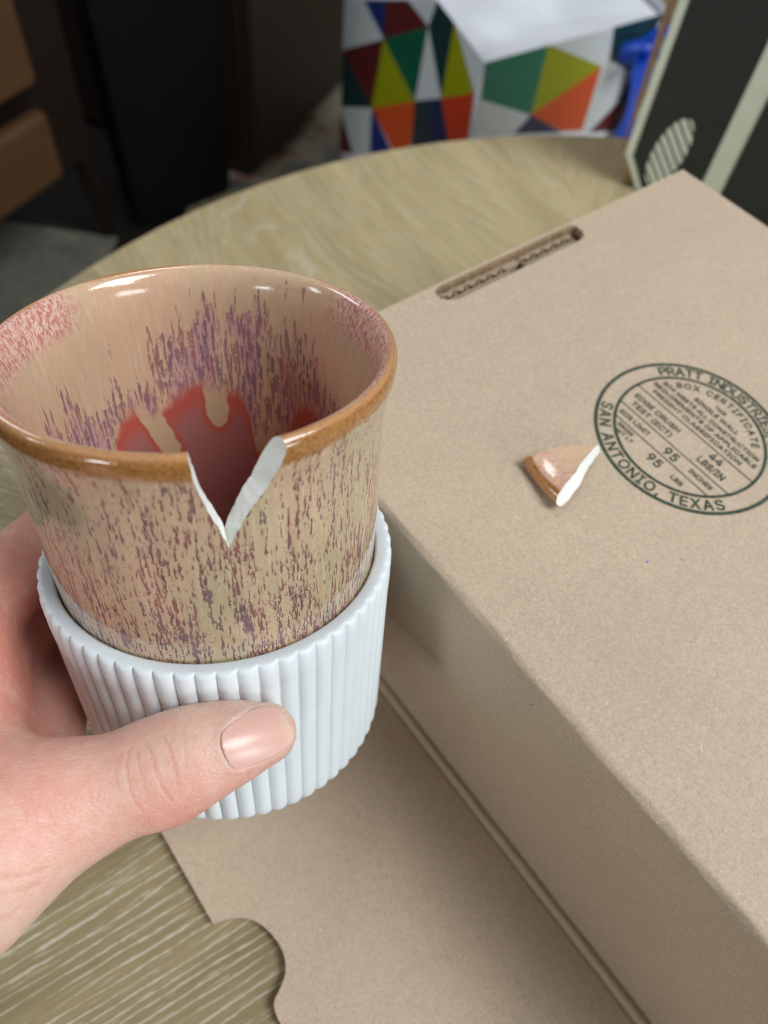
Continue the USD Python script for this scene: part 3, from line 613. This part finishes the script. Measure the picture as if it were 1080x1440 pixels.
def wedge():
    out = np.vstack([resamp(oL, 30), resamp(oR, 30)]); inn = np.vstack([resamp(iL, 30), resamp(iR, 30)])
    rs = np.linspace(.0345, .0485, 13); v = []; n = len(out)
    for k, r in enumerate(rs):
        t = (r - .0385) / (.0425 - .0385); q = inn + (out - inn) * t
        th = np.radians(q[:, 0]); pts = np.c_[r * np.cos(th), r * np.sin(th), q[:, 1]]
        nz = np.stack([meshkit.fbm(pts * 700 + s * 11, 3, s) - .5 for s in (1, 2)], 1) * .00055
        pts[:, 1] += nz[:, 0]; pts[:, 2] += nz[:, 1]; v.append(pts)
    v = np.vstack(v); f = []
    for k in range(len(rs) - 1):
        for i in range(n):
            a_, b_ = k * n + i, k * n + (i + 1) % n; f += [(a_, b_, b_ + n), (a_, b_ + n, a_ + n)]
    flat = Polygon(inn)
    tri = trimesh.creation.triangulate_polygon(flat, engine='earcut')[1]
    f += [tuple(t[::-1]) for t in tri]; f += [tuple(t + (len(rs) - 1) * n) for t in tri]
    m = trimesh.Trimesh(v, f, process=False); trimesh.repair.fix_normals(m)
    return m3.Manifold(m3.Mesh(np.asarray(m.vertices, np.float32), np.asarray(m.faces, np.uint32)))
W = wedge()
cup_m, shard_m = solid - W, solid ^ W
def split(mani):
    me = mani.to_mesh(); v, f = np.array(me.vert_properties[:, :3], float), np.array(me.tri_verts)
    c_ = v[f].mean(1); rc = np.hypot(c_[:, 0], c_[:, 1])
    from scipy.spatial import cKDTree
    seg_a, seg_b = DP[:-1], DP[1:]
    q = np.c_[rc, c_[:, 2]]; best = np.full(len(q), 9.); arg = np.zeros(len(q), int)
    for i_, (a_, b_) in enumerate(zip(seg_a, seg_b)):
        d = b_ - a_; t = np.clip(((q - a_) @ d) / (d @ d), 0, 1); dd = np.linalg.norm(q - a_ - t[:, None] * d, axis=1)
        u = dd < best; best[u] = dd[u]; arg[u] = i_
    nrm = np.cross(v[f[:, 1]] - v[f[:, 0]], v[f[:, 2]] - v[f[:, 0]]); nrm /= np.maximum(np.linalg.norm(nrm, axis=1, keepdims=True), 1e-12)
    rad = np.c_[c_[:, 0] / np.maximum(rc, 1e-9), c_[:, 1] / np.maximum(rc, 1e-9)]
    dseg = (seg_b - seg_a)[arg]; pn = np.c_[dseg[:, 1], -dseg[:, 0]]; pn /= np.linalg.norm(pn, axis=1, keepdims=True)
    want = np.c_[rad * pn[:, :1], pn[:, 1]]
    cut = (best > .00012) | ((nrm * want).sum(1) < .8)
    cut &= rc > .034
    cut &= c_[:, 2] > .09
    lip = 15 * 5
    outer = ~cut & (arg < lip); inn = ~cut & (arg >= lip)
    return v, f, outer, inn, cut
def sub(v, f, mask):
    m = trimesh.Trimesh(v, f[mask], process=False); m.remove_unreferenced_vertices(); m.merge_vertices(); return m
v, f, mo, mi, mc = split(cup_m)
cup = thing('ceramic_cup', 'drip glazed ceramic cup with amber lip and V shaped break in its rim', 'cup', CUP)
obj('outer_wall', sub(v, f, mo), 'outer', cup, smooth=40)
obj('inner_wall', sub(v, f, mi), 'inner', cup, smooth=40)
fr = sub(v, f, mc)
obj('broken_edge', fr, 'fracture', cup, smooth=30, label='bare white broken edge of the rim')
# chip that fell off, lying on the box
v, f, mo, mi, mc = split(shard_m)
D = np.array([.84, .543, 0]); D /= np.linalg.norm(D)
A3 = np.stack([(0, 0, -1), np.cross(D, (0, 0, 1)), -D], 1).astype(float)      # columns: images of cup x, y, z
cc = v.mean(0)
pit = trimesh.transformations.rotation_matrix(math.radians(-5), np.cross(D, (0, 0, 1)))[:3, :3]
A3 = (pit @ A3) * 1.1
w = (v - cc) @ A3.T
LIPMID = np.array([.0455, .1431]); lipc = w[v[:, 2] > .118].mean(0)
org = np.array([*(LIPMID + D[:2] * .002 - lipc[:2]), BT - w[:, 2].min() + .00005])
SM = np.eye(4); SM[:3, :3] = A3; SM[:3, 3] = org - A3 @ cc
chip = thing('ceramic_chip', 'small triangular glazed chip with white broken edge lying beside the printed stamp', 'ceramic chip', SM)
obj('outer_glaze', sub(v, f, mo), 'outer', chip, smooth=40); obj('inner_glaze', sub(v, f, mi), 'chipglaze', chip, smooth=40); obj('broken_edge', sub(v, f, mc), 'fracture', chip, smooth=30)

# fluted sleeve
NR, HS = 60, .0647
def sleeve_mesh():
    ns = NR * 14; th = np.linspace(0, 2 * math.pi, ns, endpoint=False)
    P_ = [(.04115, HS - .0018, 0), (.0413, HS - .0006, 0), (.0421, HS, 0), (.0440, HS, .0), (.0449, HS - .0001, .35), (.0454, HS - .0006, .75), (.04565, HS - .0014, .92), (.0457, HS - .003, .95), (.0457, HS - .006, 1)]
    P_ += [(.0437 + (.0457 - .0437) * z / HS, z, 1) for z in np.linspace(HS - .012, .003, 12)]
    P_ += [(.04355, .0014, .95), (.0431, .0004, .7), (.0422, 0, .2), (.0410, 0, 0), (.0404, .0008, 0)]
    P_ += [(.0404 + (.04105 - .0404) * z / HS, z, 0) for z in np.linspace(.01, HS - .004, 5)]
    rib = np.abs(np.sin(NR / 2 * th)) ** .6
    v = np.vstack([np.c_[(r - .0013 * (1 - rib) * k) * np.cos(th), (r - .0013 * (1 - rib) * k) * np.sin(th), np.full(ns, z)] for r, z, k in P_])
    n = len(P_); i_ = np.arange(ns); f = []
    for k in range(n):
        a_, b_ = k * ns + i_, k * ns + (i_ + 1) % ns; k2_ = ((k + 1) % n) * ns; c_, d_ = k2_ + i_, k2_ + (i_ + 1) % ns
        f += [np.c_[a_, c_, b_], np.c_[b_, c_, d_]]
    m = trimesh.Trimesh(v, np.vstack(f), process=False)
    if m.volume < 0: m.invert()
    return m
sl = obj('cup_sleeve', sleeve_mesh(), 'sleeve', None, smooth=True)
UsdGeom.Xformable(sl).AddTransformOp().Set(Gf.Matrix4d(*CUP.T.ravel()))
tag(sl, 'white ribbed sleeve fitted around the lower half of the broken cup', 'cup sleeve')

# ------------------------------------------------------------------ the hand (cup frame)
def cone(p, a_, b_, ra, rb):
    a_, b_ = np.array(a_, np.float32), np.array(b_, np.float32); d = b_ - a_; t = np.clip(((p - a_) @ d) / (d @ d), 0, 1)
    return np.linalg.norm(p - a_ - t[..., None] * d, axis=-1) - (ra + (rb - ra) * t)
def smin(a_, b_, k):
    h = np.clip(.5 + .5 * (b_ - a_) / k, 0, 1); return b_ + (a_ - b_) * h - k * h * (1 - h)
def pol(th, r, h): t = math.radians(th); return (r * math.cos(t), r * math.sin(t), h)
J = dict(tip=(.0520, .0046, .0500), dip=(.0530, -.0030, .0506), mid=(.0535, -.0105, .0495), ip=(.0538, -.0190, .0460), mcp=(.0552, -.0435, .0420), cmc=(.0640, -.0650, .0400), wr=(.0720, -.0900, .0260), wr2=(.0700, -.0880, .0060), fa=(.1250, -.2000, .0180), fa2=(.1230, -.2000, -.0080), fb=(.2000, -.3600, .0200), fb2=(.2000, -.3600, -.0150))
def hand_sdf(p):
    s = cone(p, J['dip'], J['tip'], .0086, .0070)
    s = smin(s, cone(p, J['mid'], J['dip'], .0100, .0087), .003)
    s = smin(s, cone(p, J['ip'], J['mid'], .0110, .0100), .004)
    s = smin(s, cone(p, J['mcp'], J['ip'], .0120, .0108), .006)
    s = smin(s, cone(p, J['cmc'], J['mcp'], .0170, .0125), .010)
    arm = smin(cone(p, J['wr'], J['cmc'], .0200, .0180), cone(p, J['wr2'], J['wr'], .0190, .0200), .012)
    arm = smin(arm, cone(p, J['wr'], J['fa'], .0205, .0260), .012); arm = smin(arm, cone(p, J['wr2'], J['fa2'], .0190, .0250), .012)
    arm = smin(arm, cone(p, J['fa'], J['fb'], .0260, .0340), .012); arm = smin(arm, cone(p, J['fa2'], J['fb2'], .0250, .0330), .012)
    s = smin(s, arm, .014)
    mc = [((.004, -.0690, .0500), .0125), ((.000, -.0715, .0310), .0130), ((.001, -.0700, .0120), .0125), ((.006, -.0665, -.0050), .0115)]
    wbase = [(.062, -.082, .034), (.062, -.084, .024), (.062, -.084, .012), (.062, -.082, .002)]
    for (q, r), wb_ in zip(mc, wbase): s = smin(s, cone(p, wb_, q, .0150, r), .010)
    s = smin(s, cone(p, (.045, -.0560, .043), (.012, -.0665, .049), .0085, .0105), .012)
    s = smin(s, cone(p, (.034, -.0580, .012), (-.012, -.0550, .010), .0125, .012), .008)
    s = smin(s, smin(cone(p, (.046, -.060, .022), (.0, -.066, .018), .013, .012), cone(p, (.05, -.062, .032), (.0, -.066, .036), .012, .012), .006), .008)       # web between thumb and forefinger
    fingers = [((.0500, .0505, .0500), -142, -176, -198, .0102), ((.031, .031, .031), -145, -182, -205, .0106), ((.012, .012, .013), -143, -178, -200, .0100), ((-.0055, -.004, -.002), -138, -168, -188, .0088)]
    for (q, r), (hs, t1, t2, t3, rr) in zip(mc, fingers):
        a_, b_, c_ = pol(t1, .0462 + rr, hs[0]), pol(t2, .0458 + rr * .92, hs[1]), pol(t3, .0456 + rr * .82, hs[2])
        fg = smin(cone(p, q, a_, r * .96, rr), smin(cone(p, a_, b_, rr, rr * .93), cone(p, b_, c_, rr * .93, rr * .8), .003), .004)
        s = smin(s, fg, .0035)
    rad = np.hypot(p[..., 0], p[..., 1]); rs = .0437 + .0020 * np.clip(p[..., 2] / HS, -.2, 1.15)
    keep = np.where(p[..., 2] < HS + .001, np.where(p[..., 2] > -.0008, rs + .0001, .037), .0425)
    return np.maximum(s, keep - rad)
def surface_nets(fn, lo, hi, h):
    ax_ = [np.arange(a_, b_ + h, h, dtype=np.float32) for a_, b_ in zip(lo, hi)]
    sh = tuple(map(len, ax_)); val = np.empty(sh, np.float32)
    for k0 in range(0, sh[0], 24):
        gx = np.stack(np.meshgrid(ax_[0][k0:k0 + 24], ax_[1], ax_[2], indexing='ij'), -1); val[k0:k0 + 24] = fn(gx)
    ins = val < 0; cnt = np.zeros(tuple(n - 1 for n in sh), np.float32); acc = np.zeros(cnt.shape + (3,), np.float32)
    corner = [(i_, j_, k_) for i_ in (0, 1) for j_ in (0, 1) for k_ in (0, 1)]
    sl_ = lambda c_: tuple(slice(o_, n - 1 + o_) for o_, n in zip(c_, sh))
    for a_ in corner:
        for d in range(3):
            if a_[d]: continue
            b_ = tuple(x + (1 if q == d else 0) for q, x in enumerate(a_)); va, vb = val[sl_(a_)], val[sl_(b_)]
            cross = (va < 0) != (vb < 0); t = np.where(cross, va / np.where(cross, va - vb, 1), 0); cnt += cross
            for q in range(3): acc[..., q] += cross * (a_[q] + (t if q == d else 0))
    act = cnt > 0; idx = np.full(cnt.shape, -1, np.int64); idx[act] = np.arange(act.sum())
    base = np.stack(np.nonzero(act), -1); v = (base + acc[act] / cnt[act][:, None]) * h + np.array([a_[0] for a_ in ax_])
    f = []
    for d in range(3):
        e, g_ = [(1, 2), (2, 0), (0, 1)][d]
        s0 = [slice(1, n - 1) for n in sh]; s0[d] = slice(0, sh[d] - 1); s1 = list(s0); s1[d] = slice(1, sh[d])
        A_, B2 = ins[tuple(s0)], ins[tuple(s1)]; w_ = np.argwhere(A_ != B2); flip = A_[A_ != B2]
        off = np.array([s.start for s in s0]); q = w_ + off
        def at_(de, dg): r_ = q.copy(); r_[:, e] += de; r_[:, g_] += dg; return idx[r_[:, 0], r_[:, 1], r_[:, 2]]
        quad = np.stack([at_(-1, -1), at_(0, -1), at_(0, 0), at_(-1, 0)], 1); quad[~flip] = quad[~flip][:, ::-1]; f.append(quad)
    f = np.vstack(f); f = f[(f >= 0).all(1)]
    return v, np.vstack([f[:, [0, 1, 2]], f[:, [0, 2, 3]]])
hv, hf = surface_nets(hand_sdf, (-.085, -.36, -.075), (.235, .030, .075), .0016)
hm = trimesh.Trimesh(hv, hf, process=False); trimesh.smoothing.filter_taubin(hm, iterations=8)
hm.remove_unreferenced_vertices()
if hm.volume < 0: hm.invert()
comp = hm.split(only_watertight=False); hm = max(comp, key=lambda m: len(m.faces)) if len(comp) > 1 else hm
# finer mesh where it is seen closely
def refine(m, lo, hi):
    c_ = m.triangles_center; s = ((c_ > lo) & (c_ < hi)).all(1); v, f = trimesh.remesh.subdivide(m.vertices, m.faces, np.nonzero(s)[0])
    return trimesh.Trimesh(v, f, process=True)
CAM_L = np.array([(C - CA_) @ CX, (C - CA_) @ CY, (C - CA_) @ CZ])
def lray(px, py): d = ray(px, py); return np.array([d @ CX, d @ CY, d @ CZ])
def hits(m, pts):
    o_ = np.repeat(CAM_L[None], len(pts), 0); d = np.array([lray(*q) for q in pts]); d /= np.linalg.norm(d, axis=1, keepdims=True)
    loc, ir, it = m.ray.intersects_location(o_, d, multiple_hits=True)
    out = [None] * len(pts); nn = [None] * len(pts); best = np.full(len(pts), 9.)
    for l, r, t in zip(loc, ir, it):
        q = np.linalg.norm(l - CAM_L)
        if q < best[r]: best[r] = q; out[r] = l; nn[r] = m.face_normals[t]
    return out, nn
coarse = hm.copy()
hm = refine(hm, (.035, -.075, .015), (.09, .03, .075))
hm = refine(hm, (.045, -.052, .022), (.075, .03, .068))
V = hm.vertices.copy(); VN = hm.vertex_normals
lines_d = np.full(len(V), 99.)
def crease(pts, depth, width):
    global V
    hp = [q for q in hits(coarse, pts)[0] if q is not None]
    if len(hp) < 2: return
    d2 = np.full(len(V), 9.)
    for a_, b_ in zip(hp[:-1], hp[1:]):
        d = b_ - a_; t = np.clip(((V - a_) @ d) / (d @ d + 1e-12), 0, 1); d2 = np.minimum(d2, np.linalg.norm(V - a_ - t[:, None] * d, axis=1))
    lines_d[:] = np.minimum(lines_d, d2 / width)
    V = V - VN * (depth * np.exp(-(d2 / width) ** 2) - depth * .12 * np.exp(-((d2 - 2.2 * width) / width) ** 2))[:, None]
def wob(pts):
    p_ = chaikin(pts, 2); return [tuple(q + (meshkit.fbm(np.array([[q[0] * .11, q[1] * .11, 2.0 + i_]]), 3)[0] - .5) * 5) for i_, q in enumerate(p_)]
for pts, dp, wd in [([(203, 1042), (214, 1062), (219, 1085), (228, 1108), (240, 1126)], .00020, .00042), ([(183, 1052), (177, 1075), (180, 1100), (189, 1128), (200, 1142)], .00020, .0004), ([(229, 1035), (240, 1055), (246, 1080), (249, 1104)], .00016, .0004),
                    ([(193, 1060), (197, 1085), (205, 1112)], .00014, .00035), ([(168, 1062), (163, 1085), (166, 1110)], .0001, .0004), ([(258, 1030), (262, 1055), (262, 1078)], .0001, .0004),
                    ([(0, 1233), (30, 1231), (62, 1222)], .00012, .0006), ([(0, 1256), (28, 1255), (52, 1243)], .00014, .0006), ([(0, 1292), (24, 1282), (44, 1264)], .00012, .0006)]: crease(wob(pts), dp, wd)
# nail plate: bed sunk slightly, folds raised round it
NP = chaikin([(312, 1030), (330, 1011), (352, 998), (374, 991), (392, 997), (406, 1012), (415, 1032), (410, 1048), (390, 1062), (356, 1077), (328, 1085), (317, 1066), (310, 1045), (312, 1030)], 2)[:-1]
poly = Polygon(NP)
grid = [(x_, y_) for x_ in np.arange(305, 424, 3.0) for y_ in np.arange(985, 1092, 3.0) if poly.buffer(1.5).contains(Point(x_, y_))]
hp, _ = hits(coarse, NP)
ringp = np.array([q for q in hp if q is not None])
d2 = np.full(len(V), 9.)
for a_, b_ in zip(ringp, np.roll(ringp, -1, 0)):
    d = b_ - a_; t = np.clip(((V - a_) @ d) / (d @ d + 1e-12), 0, 1); d2 = np.minimum(d2, np.linalg.norm(V - a_ - t[:, None] * d, axis=1))
pv = V @ np.stack([CX, CY, CZ]); pv = pv + CA_ - C; pc = pv @ M; px_ = 540 + 1080 * pc[:, 0] / pc[:, 2]; py_ = 720 + 1080 * pc[:, 1] / pc[:, 2]
facing = (VN * (CAM_L - V)).sum(1) > 0
near_ = (np.abs(px_ - 362) < 90) & (np.abs(py_ - 1035) < 80) & facing
from shapely import contains_xy
inside = np.zeros(len(V), bool); inside[near_] = contains_xy(poly, px_[near_], py_[near_])
free = np.clip((px_ - 372) / 34, 0, 1)
V = V + VN * (np.where(inside, -.0009 * np.clip(d2 / .0008, 0, 1), 0) + np.where(near_ & ~inside, .00022 * np.exp(-((d2 - .0008) / .0007) ** 2) * (1 - free), 0))[:, None]
hm.vertices = V
# colour of the skin: rosy over the joint, at the nail fold and in the palm
fl_ = lambda q: np.array(q)
tint = np.tile(lin(228, 191, 173), (len(V), 1))
def rosy(c_, r, amt, col):
    global tint
    w_ = amt * np.exp(-(np.linalg.norm(V - fl_(c_), axis=1) / r) ** 2)[:, None]; tint = tint * (1 - w_) + np.array(lin(*col)) * w_
rosy((.066, -.0170, .0420), .0115, .8, (222, 140, 124)); rosy((.062, .001, .048), .009, .6, (226, 150, 138)); rosy((.060, -.045, .052), .014, .55, (230, 160, 146))
rosy((.02, -.055, .045), .030, .8, (206, 118, 102)); rosy((-.02, -.05, .05), .03, .6, (220, 140, 124)); rosy((.085, -.07, .03), .02, .4, (226, 200, 168))
lw = (.20 * np.exp(-(lines_d * 1.1) ** 2))[:, None]; tint = tint * (1 - lw) + np.array(lin(186, 104, 88)) * lw
ps = thing('person', 'bare left hand and forearm gripping the white sleeve, thumb across its front', 'person', CUP)
body = obj('hand', hm, 'skin', ps, smooth=True, uvtint=tint)
# nail
hmesh = hm
nx, ny = 26, 22
def nail():
    gp, gn = hits(coarse, grid); P_, Q_ = [], []
    ok = [(g_, q, n_) for g_, q, n_ in zip(grid, gp, gn) if q is not None]
    X_ = np.array([g_ for g_, _, _ in ok]); Y_ = np.array([q for _, q, _ in ok])
    from scipy.spatial import Delaunay
    # smooth plate: fit a quadric of depth along the view through the thumb top, so the plate is one even curve
    cx, cy = X_.mean(0); u = (X_[:, 0] - cx) / 50; w_ = (X_[:, 1] - cy) / 50; dist = np.linalg.norm(Y_ - CAM_L, axis=1)
    inner_ = np.array([poly.buffer(-4).contains(Point(*g_)) for g_ in X_])
    A_ = lambda u, w_: np.c_[np.ones_like(u), u, w_, u * u, u * w_, w_ * w_]
    co = np.linalg.lstsq(A_(u, w_)[inner_], dist[inner_], rcond=None)[0]
    bp = NP; gpts = np.vstack([bp, [g_ for g_ in grid if poly.buffer(-1.5).contains(Point(*g_))]])
    uu, ww = (gpts[:, 0] - cx) / 50, (gpts[:, 1] - cy) / 50; dd = A_(uu, ww) @ co - .00012
    dr = np.array([lray(*g_) for g_ in gpts]); dr /= np.linalg.norm(dr, axis=1, keepdims=True); v = CAM_L + dr * dd[:, None]
    tri = Delaunay(gpts).simplices; cen = gpts[tri].mean(1); tri = tri[[poly.buffer(.01).contains(Point(*c_)) for c_ in cen]]
    n = len(v); back = v + dr * .0007; m_b = len(bp); f = [tri, tri[:, ::-1] + n]; i_ = np.arange(m_b); j_ = (i_ + 1) % m_b
    f += [np.c_[i_, j_, j_ + n], np.c_[i_, j_ + n, i_ + n]]
    m = trimesh.Trimesh(np.vstack([v, back]), np.vstack(f), process=False); trimesh.repair.fix_normals(m)
    fr_ = np.clip((gpts[:, 0] + .35 * (gpts[:, 1] - 1035) * -1 - 398) / 9, 0, 1)[:, None]; lun = np.clip((328 - gpts[:, 0]) / 16, 0, 1)[:, None]
    t = np.array(lin(222, 178, 164)) * (1 - fr_) + np.array(lin(224, 190, 168)) * fr_; t = t * (1 - .35 * lun) + np.array(lin(226, 190, 182)) * .35 * lun
    return m, np.vstack([t, t])
nm, nt = nail()
obj('thumb_nail', nm, 'nail', ps, smooth=True, uvtint=nt)
